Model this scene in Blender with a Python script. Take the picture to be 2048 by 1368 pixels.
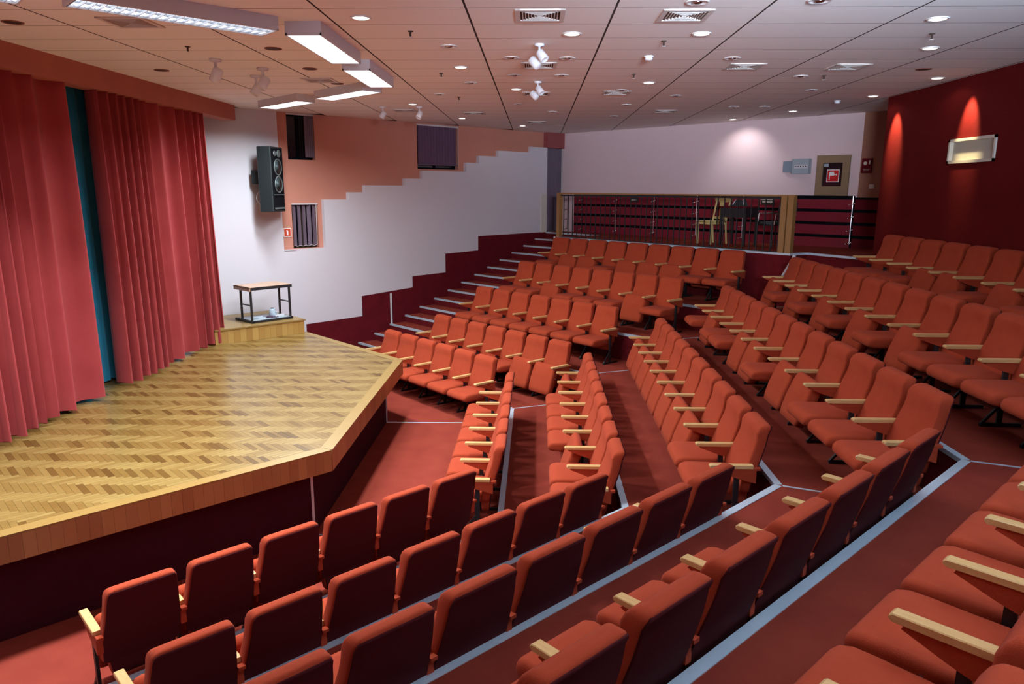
import bpy, bmesh, math, random
from mathutils import Vector, Matrix
random.seed(7)
S2 = math.sqrt(.5)
C = bpy.context.scene.collection
for o in list(bpy.data.objects): bpy.data.objects.remove(o)
sc = bpy.context.scene

# ------------------------------------------------------------------ camera
EYE = 3.52                                   # camera height above the flat floor
cam = bpy.data.cameras.new('camera'); camo = bpy.data.objects.new('camera', cam); C.objects.link(camo)
F_PX, PITCH, ROLL, YAW = 1466.6, .2047, .0038, .0314
cam.sensor_fit = 'HORIZONTAL'; cam.sensor_width = 36; cam.lens = F_PX / 2048 * 36
cam.clip_start = .05; cam.clip_end = 100
fw = Vector((-math.sin(YAW), math.cos(YAW), 0)); rt = Vector((math.cos(YAW), math.sin(YAW), 0)); up = Vector((0, 0, 1))
fwd = fw*math.cos(PITCH) - up*math.sin(PITCH); u1 = up*math.cos(PITCH) + fw*math.sin(PITCH)
r2 = rt*math.cos(ROLL) + u1*math.sin(ROLL); u2 = -rt*math.sin(ROLL) + u1*math.cos(ROLL)
M = Matrix((r2, u2, -fwd)).transposed().to_4x4(); M.translation = Vector((.0114, -.0251, EYE + .0037))
camo.matrix_world = M
sc.camera = camo

# ------------------------------------------------------------------ world and exposure
sc.view_settings.view_transform = 'Standard'; sc.view_settings.look = 'None'
sc.view_settings.gamma = 1; sc.view_settings.use_curve_mapping = False
sc.view_settings.exposure = 0.2
w = bpy.data.worlds.new('world'); sc.world = w; w.use_nodes = True
w.node_tree.nodes['Background'].inputs[0].default_value = (.5, .55, .7, 1)
w.node_tree.nodes['Background'].inputs[1].default_value = .02

LIT = [(-1.49,6.58),(.33,7.26),(1.53,7.27),(3.38,6.69),(4.0,8.01),(-.9,9.15),(1.52,10.45),(-.29,11.1),(5.15,10.06),(5.15,11.9),
       (4.68,14.09),(4.01,15.7),(-2.11,12.99),(-1.51,15.5),(-.31,17.3)]
HC = EYE + 1.43
def area(name, loc, size, energy, col, direction=(0,0,-1), sy=None):
    l = bpy.data.lights.new(name, 'AREA'); l.energy = energy; l.color = col; l.size = size
    if sy: l.shape = 'RECTANGLE'; l.size_y = sy
    o = bpy.data.objects.new(name, l); C.objects.link(o); o.location = loc
    o.rotation_euler = Vector(direction).to_track_quat('-Z', 'Y').to_euler(); return o
FLUOR = [  # centre x, y, half length, angle of the long axis, louvred?
    (-2.84,6.10,.77,45,True), (-4.22,4.95,.77,45,True), (-2.03,7.45,.74,90,False), (-2.03,9.33,.70,90,False),
    (-2.72,10.93,.66,135,False), (-4.02,12.15,.66,135,False)]
FL_E = 122
for i, (x, y, h, a, lv) in enumerate(FLUOR):
    o = area('fluorescent_glow', (x, y, HC-.135), 1.2, FL_E, (.80, .93, 1.0), (0,0,-1), .26)
    o.rotation_euler = (0, 0, math.radians(a)); o.data.spread = math.radians(125 if lv else 160)
DL_E = 3.5
for (x, y) in LIT:
    l = bpy.data.lights.new('downlight_beam', 'SPOT'); l.energy = DL_E; l.color = (1, .84, .70); l.spot_size = math.radians(155)
    l.spot_blend = .3; l.shadow_soft_size = .05
    o = bpy.data.objects.new('downlight_beam', l); C.objects.link(o); o.location = (x, y, HC-.02)
# wall washers next to the back wall and the red wall
def washer(x, y, energy, col, dirv, ang=62):
    l = bpy.data.lights.new('washer_beam', 'SPOT'); l.energy = energy; l.color = col; l.spot_size = math.radians(ang)
    l.spot_blend = .8; l.shadow_soft_size = .03
    o = bpy.data.objects.new('washer_beam', l); C.objects.link(o); o.location = (x, y, HC-.03)
    o.rotation_euler = Vector(dirv).to_track_quat('-Z', 'Y').to_euler()
washer(3.93, 15.50, 30, (.92, .95, 1), (.5, .5, -1), 100)
washer(5.20, 11.73, 190, (1, .8, .42), (.5, 0, -1), 44)
washer(5.20, 9.78, 190, (1, .8, .42), (.5, 0, -1), 44)
# unseen cool fill added on the near right, tints the ceiling and nosings
wd = area('window_daylight', (3.9, 1.5, 3.4), 2.2, 200, (.36, .68, 1), (.0, .62, .78), 1.0); wd.data.spread = math.radians(120)

wd2 = area('window_daylight', (1.55, -.75, 4.2), 1.8, 200, (.72, .84, 1), (.08, 1, .20), .6); wd2.data.spread = math.radians(52)  # second unseen fill, added to brighten the ceiling and far walls

# ------------------------------------------------------------------ materials
def mat(name, col, rough=.6, spec=.5, metal=0, noise=0, nscale=20, bump=0, bscale=200, emit=None, es=0, stretch=None, rnd=0, sheen=0, col2=None, trans=0):
    m = bpy.data.materials.new(name); m.use_nodes = True; nt = m.node_tree; N = nt.nodes; L = nt.links
    b = N['Principled BSDF']
    b.inputs['Base Color'].default_value = (*col, 1); b.inputs['Roughness'].default_value = rough
    b.inputs['Metallic'].default_value = metal; b.inputs['Specular IOR Level'].default_value = spec
    if sheen: b.inputs['Sheen Weight'].default_value = sheen
    if trans: b.inputs['Transmission Weight'].default_value = trans
    tc = N.new('ShaderNodeTexCoord')
    if noise or rnd:
        c2 = col2 or tuple(c*.45 for c in col)
        mix = N.new('ShaderNodeMixRGB'); mix.inputs[1].default_value = (*col, 1); mix.inputs[2].default_value = (*c2, 1)
        fac = None
        if noise:
            mp = N.new('ShaderNodeMapping'); L.new(tc.outputs['Object'], mp.inputs[0])
            if stretch: mp.inputs['Scale'].default_value = stretch
            nz = N.new('ShaderNodeTexNoise'); nz.inputs['Scale'].default_value = nscale; nz.inputs['Detail'].default_value = 5
            L.new(mp.outputs[0], nz.inputs[0])
            r = N.new('ShaderNodeMapRange'); r.inputs[1].default_value = .3; r.inputs[2].default_value = .72
            r.inputs[3].default_value = 0; r.inputs[4].default_value = noise
            L.new(nz.outputs['Fac'], r.inputs[0]); fac = r.outputs[0]
        if rnd:
            oi = N.new('ShaderNodeObjectInfo'); mu = N.new('ShaderNodeMath'); mu.operation = 'MULTIPLY'; mu.inputs[1].default_value = rnd
            L.new(oi.outputs['Random'], mu.inputs[0])
            if fac:
                ad = N.new('ShaderNodeMath'); ad.operation = 'ADD'; ad.use_clamp = True
                L.new(fac, ad.inputs[0]); L.new(mu.outputs[0], ad.inputs[1]); fac = ad.outputs[0]
            else: fac = mu.outputs[0]
        L.new(fac, mix.inputs[0]); L.new(mix.outputs[0], b.inputs['Base Color'])
    if bump:
        nb = N.new('ShaderNodeTexNoise'); nb.inputs['Scale'].default_value = bscale; nb.inputs['Detail'].default_value = 3
        L.new(tc.outputs['Object'], nb.inputs[0]); bp = N.new('ShaderNodeBump'); bp.inputs['Strength'].default_value = bump
        bp.inputs['Distance'].default_value = .01
        L.new(nb.outputs['Fac'], bp.inputs['Height']); L.new(bp.outputs[0], b.inputs['Normal'])
    if emit:
        b.inputs['Emission Color'].default_value = (*emit, 1); b.inputs['Emission Strength'].default_value = es
    return m
M_ = dict(
 fabric = mat('seat_fabric', (.38,.054,.021), .95, .12, noise=.3, nscale=9, bump=.25, bscale=260, sheen=.02, col2=(.28,.027,.012)),
 shell  = mat('seat_back_cloth', (.060,.006,.008), .9, .15, bump=.15, bscale=300),  # rear of the backrests, darker than the seat fabric
 carpet = mat('red_carpet', (.27,.042,.024), .97, .1, noise=.5, nscale=3.0, bump=.5, bscale=420, col2=(.185,.020,.017)),
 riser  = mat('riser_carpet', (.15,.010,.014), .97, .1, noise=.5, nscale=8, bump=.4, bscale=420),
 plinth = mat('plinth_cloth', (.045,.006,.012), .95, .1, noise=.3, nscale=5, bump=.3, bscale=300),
 dado   = mat('dado_carpet', (.13,.008,.014), .95, .1, noise=.4, nscale=5, bump=.3, bscale=300),
 redwall= mat('red_plaster', (.13,.008,.008), .95, .08, noise=.3, nscale=2, bump=.35, bscale=14),
 white  = mat('white_plaster', (.64,.59,.63), .85, .3, noise=.12, nscale=2.5, bump=.05, bscale=80, col2=(.55,.50,.53)),
 pink   = mat('terracotta_paint', (.58,.24,.17), .8, .3, noise=.1, nscale=3, bump=.05, bscale=80),
 header = mat('maroon_paint', (.30,.075,.075), .8, .3, noise=.1, nscale=3),  # terracotta wall by the corner, light falloff put into the darker colour
 brownw = mat('brown_paint', (.30,.13,.085), .8, .3, noise=.1, nscale=3),
 backw  = mat('back_plaster', (.70,.52,.53), .85, .3, noise=.12, nscale=2.5, bump=.05, bscale=80, col2=(.58,.42,.43)),
 tile   = mat('ceiling_board', (.86,.82,.78), .8, .3, noise=.15, nscale=3, stretch=(1,9,1), rnd=.14, col2=(.72,.66,.62)),
 void   = mat('ceiling_void', (.05,.035,.03), .9, .2),
 alu    = mat('aluminium', (.62,.72,.82), .35, .6, metal=.3, noise=.2, nscale=30, col2=(.5,.54,.6)),  # blue of the cool light put into the metal's base colour
 steel  = mat('chrome', (.8,.8,.82), .2, .5, metal=1),
 black  = mat('black_steel', (.012,.012,.014), .45, .5),
 blackw = mat('black_void', (.004,.004,.006), .9, .1),
 arm    = mat('varnished_beech', (.66,.42,.18), .32, .5, noise=.35, nscale=12, stretch=(6,1,6), rnd=.25, col2=(.52,.25,.07)),
 plank  = mat('oak_veneer', (.40,.20,.075), .4, .5, noise=.4, nscale=10, stretch=(8,8,1), rnd=.6, col2=(.25,.10,.035)),
 plank2 = mat('platform_oak', (.46,.28,.08), .4, .5, noise=.35, nscale=10, stretch=(8,8,1), rnd=.7, col2=(.32,.16,.04)),
 edge   = mat('oak_edge', (.25,.15,.043), .35, .5, noise=.35, nscale=8, stretch=(2,2,2), rnd=.2, col2=(.22,.115,.03)),
 post   = mat('wood_post', (.34,.16,.05), .45, .5, noise=.4, nscale=9, stretch=(8,8,1)),
 beam   = mat('terracotta_beam', (.46,.15,.11), .85, .2, noise=.2, nscale=2.5),
 velvet = mat('red_velvet', (.34,.045,.045), .9, .15, noise=.35, nscale=3, bump=.2, bscale=150, sheen=.1, col2=(.24,.020,.025)),
 teal   = mat('teal_velvet', (.03,.28,.45), .9, .2, noise=.3, nscale=4, sheen=.3),
 lampw  = mat('lamp_housing', (.62,.62,.66), .45, .5),
 glow   = mat('lamp_diffuser', (.9,.9,.9), .5, .5, emit=(.93,.96,1), es=2.6),
 glowc  = mat('fluorescent_tube_glow', (.9,.9,.9), .5, .5, emit=(.8,.92,1), es=1.1),
 louvre = mat('louvre_aluminium', (.62,.68,.75), .25, .6, metal=.6),
 bulb   = mat('downlight_glass', (.9,.9,.9), .5, .5, emit=(1,.86,.72), es=4),
 ringw  = mat('downlight_ring', (.75,.72,.70), .35, .5, metal=.3),
 reflec = mat('unlit_reflector', (.45,.45,.48), .15, .5, metal=1),
 dark   = mat('dark_hole', (.05,.03,.022), .7, .3),
 vent   = mat('vent_enamel', (.62,.56,.52), .5, .4),
 plastic= mat('white_plastic', (.75,.75,.78), .45, .5),
 cabin  = mat('speaker_cabinet', (.012,.016,.018), .5, .5, bump=.2, bscale=200),
 cone   = mat('speaker_cone', (.03,.04,.042), .4, .5),
 rim    = mat('speaker_rim', (.16,.19,.19), .35, .5, metal=.4),
 blind  = mat('purple_blind_fabric', (.17,.12,.16), .85, .2, noise=.3, nscale=6, stretch=(4,4,.5)),
 blindw = mat('purple_closed_blind', (.13,.07,.12), .85, .2, noise=.3, nscale=6, stretch=(4,4,.5)),
 glassd = mat('dark_window_glass', (.006,.006,.010), .15, .6),
 cream  = mat('cream_frame', (.62,.58,.50), .5, .4),
 pane   = mat('frosted_pane', (.50,.48,.41), .6, .3, noise=.3, nscale=4),
 redp   = mat('red_board', (.24,.008,.022), .6, .4, noise=.25, nscale=5),
 grey   = mat('grey_enamel', (.20,.25,.30), .45, .5),
 greyl  = mat('light_grey_enamel', (.33,.38,.42), .45, .5),
 tan    = mat('tan_frame', (.27,.17,.095), .6, .4, noise=.2, nscale=6),
 signr  = mat('sign_red', (.55,.012,.012), .5, .4),
 signw  = mat('sign_white', (.85,.8,.78), .5, .4),
 signo  = mat('sign_orange', (.62,.07,.025), .5, .4),
 signg  = mat('sign_dark', (.03,.035,.03), .5, .4),
 pale   = mat('pale_wood_chair', (.72,.56,.22), .45, .5, noise=.25, nscale=8),
 brownp = mat('brown_pad', (.25,.09,.06), .8, .2),
 bluew  = mat('pale_blue_plastic', (.55,.68,.78), .35, .5),
 tabtop = mat('table_veneer', (.50,.30,.20), .35, .5, noise=.2, nscale=8),
 trimw  = mat('pale_trim', (.62,.58,.60), .5, .4),
)

# parquet: tone per block from an attribute, grain along the block
def parquet_mat():
    m = bpy.data.materials.new('oak_parquet'); m.use_nodes = True; nt = m.node_tree; N = nt.nodes; L = nt.links; b = N['Principled BSDF']
    b.inputs['Roughness'].default_value = .3; b.inputs['Specular IOR Level'].default_value = .5
    at = N.new('ShaderNodeAttribute'); at.attribute_name = 'tone'; dr = N.new('ShaderNodeAttribute'); dr.attribute_name = 'grain'
    ramp = N.new('ShaderNodeValToRGB'); e = ramp.color_ramp.elements
    e[0].position = 0; e[0].color = (.070,.030,.005,1); e[1].position = 1; e[1].color = (.24,.150,.046,1)
    x = ramp.color_ramp.elements.new(.35); x.color = (.16,.085,.020,1)
    L.new(at.outputs['Fac'], ramp.inputs[0])
    geo = N.new('ShaderNodeNewGeometry'); outs = []
    for a in (45, -45):
        mp = N.new('ShaderNodeMapping'); mp.inputs['Rotation'].default_value = (0,0,math.radians(a)); mp.inputs['Scale'].default_value = (4,60,4)
        nz = N.new('ShaderNodeTexNoise'); nz.inputs['Scale'].default_value = 1.5; nz.inputs['Detail'].default_value = 4
        L.new(geo.outputs['Position'], mp.inputs[0]); L.new(mp.outputs[0], nz.inputs[0]); outs.append(nz)
    mx = N.new('ShaderNodeMixRGB'); L.new(dr.outputs['Fac'], mx.inputs[0]); L.new(outs[0].outputs['Fac'], mx.inputs[1]); L.new(outs[1].outputs['Fac'], mx.inputs[2])
    r = N.new('ShaderNodeMapRange'); r.inputs[1].default_value = .25; r.inputs[2].default_value = .75; r.inputs[3].default_value = .78; r.inputs[4].default_value = 1.15
    L.new(mx.outputs[0], r.inputs[0])
    mul = N.new('ShaderNodeMixRGB'); mul.blend_type = 'MULTIPLY'; mul.inputs[0].default_value = 1
    L.new(ramp.outputs[0], mul.inputs[1]); L.new(r.outputs[0], mul.inputs[2]); L.new(mul.outputs[0], b.inputs['Base Color'])
    return m
M_['parquet'] = parquet_mat()

# ------------------------------------------------------------------ helpers
def tag(o, label=None, cat=None, group=None, kind=None):
    if label: o['label'] = label
    if cat: o['category'] = cat
    if group: o['group'] = group
    if kind: o['kind'] = kind
    return o
def obj(name, bm, m, parent=None, smooth=False):
    if isinstance(bm, bmesh.types.BMesh):
        me = bpy.data.meshes.new(name); bmesh.ops.recalc_face_normals(bm, faces=bm.faces); bm.to_mesh(me); bm.free()
        if smooth:
            for p in me.polygons: p.use_smooth = True
        me.materials.append(M_[m])
    else: me = bm
    o = bpy.data.objects.new(name, me); C.objects.link(o)
    if parent: o.parent = parent
    return o
def inst(name, me, parent=None, loc=(0,0,0), rot=(0,0,0), scale=(1,1,1)):
    o = bpy.data.objects.new(name, me); C.objects.link(o)
    if parent: o.parent = parent
    o.location = loc; o.rotation_euler = rot; o.scale = scale; return o
def empty(name, loc, rz, label, cat, group=None):
    o = bpy.data.objects.new(name, None); o.empty_display_size = .1; C.objects.link(o); o.location = loc; o.rotation_euler = (0,0,rz)
    return tag(o, label, cat, group)
def box(bm, x0, x1, y0, y1, z0, z1, T=None):
    vs = [bm.verts.new((x, y, z)) for z in (z0, z1) for (x, y) in ((x0,y0),(x1,y0),(x1,y1),(x0,y1))]
    if T:
        for v in vs: v.co = T @ v.co if isinstance(T, Matrix) else T(v.co)
    for f in ((3,2,1,0),(4,5,6,7),(0,1,5,4),(1,2,6,5),(2,3,7,6),(3,0,4,7)): bm.faces.new([vs[i] for i in f])
    return vs
def prism(bm, pts, z0, z1):
    a = [bm.verts.new((x, y, z0)) for x, y in pts]; b = [bm.verts.new((x, y, z1)) for x, y in pts]; n = len(pts)
    bm.faces.new(a[::-1]); bm.faces.new(b)
    for i in range(n): bm.faces.new((a[i], a[(i+1)%n], b[(i+1)%n], b[i]))
def nb(): return bmesh.new()
def tube(bm, p, q, r, n=8, r1=None):
    p = Vector(p); q = Vector(q); d = (q-p); L = d.length; qt = d.to_track_quat('Z','Y').to_matrix(); r1 = r if r1 is None else r1
    A = []; B = []
    for i in range(n):
        a = 2*math.pi*i/n; e = qt @ Vector((math.cos(a), math.sin(a), 0)); A.append(bm.verts.new(p+e*r)); B.append(bm.verts.new(q+e*r1))
    for i in range(n): bm.faces.new((A[i], A[(i+1)%n], B[(i+1)%n], B[i]))
    bm.faces.new(A[::-1]); bm.faces.new(B)
def lathe(bm, prof, n=20, T=Matrix()):
    rings = []
    for r, z in prof: rings.append([bm.verts.new(T @ Vector((r*math.cos(2*math.pi*i/n), r*math.sin(2*math.pi*i/n), z))) for i in range(n)])
    for a, b in zip(rings, rings[1:]):
        for i in range(n): bm.faces.new((a[i], a[(i+1)%n], b[(i+1)%n], b[i]))
    bm.faces.new(rings[0][::-1]); bm.faces.new(rings[-1])
def seg(bm, p, q, w, z0, z1, side=0):
    """flat bar from p to q; side=0 centred, 1 = to the left of p->q, -1 = to the right"""
    p = Vector(p); q = Vector(q); d = (q-p).normalized(); n = Vector((-d.y, d.x))*w
    if side == 0: a, b = -n*.5, n*.5
    elif side > 0: a, b = Vector((0,0)), n
    else: a, b = -n, Vector((0,0))
    pts = [p+a, q+a, q+b, p+b]; prism(bm, [(v.x, v.y) for v in pts], z0, z1)
UNIT = None
def unit_box(m):
    bm = nb(); box(bm, -.5,.5,-.5,.5,-.5,.5); me = bpy.data.meshes.new('board'); bmesh.ops.recalc_face_normals(bm, faces=bm.faces); bm.to_mesh(me); bm.free(); me.materials.append(M_[m]); return me
def mesh_of(name, bm, m, smooth=False):
    me = bpy.data.meshes.new(name); bmesh.ops.recalc_face_normals(bm, faces=bm.faces); bm.to_mesh(me); bm.free(); me.materials.append(M_[m])
    if smooth:
        for p in me.polygons: p.use_smooth = True
    return me
YC = 8.86
def mir(p): return (p[0], 2*YC - p[1])
# frames on the two kinds of wall: far left wall (u along, d into the room, z up from eye level 0)
def FW(u, d, z, near=False):
    X = (1.41421*u - 18.99)/2; Y = X + 18.99; X += d*S2; Y -= d*S2
    if near: Y = 2*YC - Y
    return Vector((X, Y, z + EYE))
def BW(v, d, z, near=False):
    X = (20.4 + (v-13.3)*1.41421)/2; Y = 20.4 - X; X -= d*S2; Y -= d*S2
    if near: Y = 2*YC - Y
    return Vector((X, Y, z + EYE))
def fbox(bm, F, u0, u1, d0, d1, z0, z1, near=False):
    vs = [bm.verts.new(F(u, d, z, near)) for z in (z0, z1) for (u, d) in ((u0,d0),(u1,d0),(u1,d1),(u0,d1))]
    for f in ((3,2,1,0),(4,5,6,7),(0,1,5,4),(1,2,6,5),(2,3,7,6),(3,0,4,7)): bm.faces.new([vs[i] for i in f])
def fpoly(bm, F, pts, d0, d1, near=False):
    a = [bm.verts.new(F(u, d0, z, near)) for u, z in pts]; b = [bm.verts.new(F(u, d1, z, near)) for u, z in pts]; n = len(pts)
    bm.faces.new(a[::-1]); bm.faces.new(b)
    for i in range(n): bm.faces.new((a[i], a[(i+1)%n], b[(i+1)%n], b[i]))
def holed(bm, F, u0, u1, z0, z1, d0, d1, holes, near=False):
    us = sorted({u0, u1} | {h[0] for h in holes} | {h[1] for h in holes}); us = [u for u in us if u0 <= u <= u1]
    for a, b in zip(us, us[1:]):
        hs = sorted([h for h in holes if h[0] <= a+1e-6 and h[1] >= b-1e-6], key=lambda h: h[2]); z = z0
        for h in hs:
            if h[2] > z: fbox(bm, F, a, b, d0, d1, z, h[2], near)
            z = h[3]
        if z < z1: fbox(bm, F, a, b, d0, d1, z, z1, near)

# ------------------------------------------------------------------ structure: floor, tiers, stairs
ZT = [0, .20, .64, 1.10, 1.53, 1.95, 2.45]
EX = [None, -.35, .847, 2.05, 3.26, 4.40]
def ncor(x): return (x, 6.69 - .414*x)
def fcor(x): return (x, 11.03 + .414*x)
def far_end(p):
    t = (p[0]-p[1]+16.45)/1.414; return (p[0]-.683*t, p[1]+.731*t)
def near_end(p):
    t = (p[0]+p[1]-1.27)/1.41421; return (p[0]-S2*t, p[1]-S2*t)
OUT_F = [(1.975,18.425), (6.9,13.5)]; OUT_N = [(6.9,4.22), (1.975,-.705)]
room = [(-6.6,12.39),(.705,19.695),(6.9,13.5),(6.9,4.22),(.705,-1.975),(-6.6,5.33)]
bm = nb(); prism(bm, room, -.2, 0); floor = obj('floor', bm, 'carpet'); tag(floor, kind='structure')
tiers = []
for k in range(1, 5):
    n, f = ncor(EX[k]), fcor(EX[k]); ne, fe = near_end(n), far_end(f)
    bm = nb(); prism(bm, [ne, n, f, fe] + OUT_F + OUT_N, ZT[k-1] if k > 1 else 0, ZT[k])
    t = obj('carpeted_tier', bm, 'carpet', floor); tiers.append(t)
    bm = nb()
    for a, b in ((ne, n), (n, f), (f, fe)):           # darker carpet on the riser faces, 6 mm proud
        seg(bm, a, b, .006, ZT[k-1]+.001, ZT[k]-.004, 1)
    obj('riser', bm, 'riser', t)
    wn = .055
    for a, b in ((ne, n), (n, f), (f, fe)):
        bm = nb(); seg(bm, a, b, wn, ZT[k], ZT[k]+.006, -1); seg(bm, a, b, .008, ZT[k]-.03, ZT[k]+.006, 1); obj('nosing', bm, 'alu', t)
# mid block top tier and the two rear platforms
PC, PL = (4.44,12.92), (.50,17.20)
bm = nb(); prism(bm, [(4.4,4.85),(4.4,12.87),(6.9,12.87),(6.9,4.85)], ZT[4], ZT[5]); t5 = obj('carpeted_tier', bm, 'carpet', floor)
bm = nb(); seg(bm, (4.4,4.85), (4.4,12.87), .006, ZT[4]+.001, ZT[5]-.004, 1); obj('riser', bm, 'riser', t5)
bm = nb(); seg(bm, (4.4,4.85), (4.4,12.87), .055, ZT[5], ZT[5]+.006, -1); obj('nosing', bm, 'alu', t5)
plat = []
for near in (False, True):
    m_ = mir if near else (lambda p: p)
    line = [PL, PC, (4.80,13.15), (5.50,11.95)]
    pts = [m_(p) for p in line + [(6.9,11.95), (6.9,13.5), (1.975,18.425), (1.85,18.3)]]
    if near: pts = pts[::-1]
    bm = nb(); prism(bm, pts, ZT[4], ZT[6]); p_ = obj('carpeted_platform', bm, 'carpet', floor); plat.append(p_)
    bm = nb(); s = -1 if near else 1
    for a, b in zip(line, line[1:]): seg(bm, m_(a), m_(b), .006, ZT[4]+.001, ZT[6]-.004, -s)
    obj('riser', bm, 'riser', p_)
    for a, b in zip(line, line[1:]):
        bm = nb(); seg(bm, m_(a), m_(b), .05, ZT[6], ZT[6]+.006, s); seg(bm, m_(a), m_(b), .008, ZT[6]-.03, ZT[6]+.006, -s); obj('nosing', bm, 'alu', p_)
    # intermediate step between the top tier and the platform
    st = [m_(p) for p in [(4.62,12.93),(4.93,12.38),(5.12,11.98),(5.46,11.98),(4.80,13.14)]]
    if near: st = st[::-1]
    bm = nb(); prism(bm, st, ZT[5], 2.24); q_ = obj('corner_step', bm, 'carpet', floor)
    bm = nb(); seg(bm, m_((4.93,12.38)), m_((5.12,11.98)), .04, 2.24, 2.247, s); obj('nosing', bm, 'alu', q_)
# aisle stairs along both side walls
for near in (False, True):
    for k in range(15):
        u0 = 8.11 + .408*k; z = -3.205 + .1525*k; top = k == 14
        bm = nb(); fbox(bm, FW, u0, u0+.408 if not top else 14.5, 0, 1.79, -3.32, z, near)
        stp = obj('stair_step', bm, 'carpet', floor)
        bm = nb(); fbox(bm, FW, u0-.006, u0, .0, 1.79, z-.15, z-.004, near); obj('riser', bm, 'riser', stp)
        bm = nb(); fbox(bm, FW, u0-.012, u0+.035, .0, 1.79, z, z+.006, near); fbox(bm, FW, u0-.014, u0-.006, .0, 1.79, z-.03, z+.006, near)
        obj('nosing', bm, 'alu', stp)
    bm = nb(); fbox(bm, FW, 7.59, 14.0, 0, 1.79, -3.52, -3.32, near); ls = obj('stair_landing', bm, 'carpet', floor)
    bm = nb(); fbox(bm, FW, 7.575, 7.62, 0, 1.79, -3.32, -3.314, near); obj('nosing', bm, 'alu', ls)
# thin seam strips on the carpet where the blocks of rows meet
def strip(parent, a, b, z, w=.022):
    bm = nb(); seg(bm, a, b, w, z, z+.004); return obj('seam_strip', bm, 'alu', parent)
for k in range(1, 4):
    strip(tiers[k-1], ncor(EX[k]+.05), ncor(EX[k+1]-.01), ZT[k]); strip(tiers[k-1], fcor(EX[k]+.05), fcor(EX[k+1]-.01), ZT[k])
strip(tiers[3], ncor(EX[4]+.05), ncor(4.38), ZT[4]); strip(tiers[3], fcor(EX[4]+.05), fcor(4.38), ZT[4])
strip(floor, (-2.27,10.74), (-1.03,10.77), 0); strip(floor, (-1.03,10.77), (-.37,10.88), 0); strip(floor, (-2.27,6.98), (-.37,6.83), 0)

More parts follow.
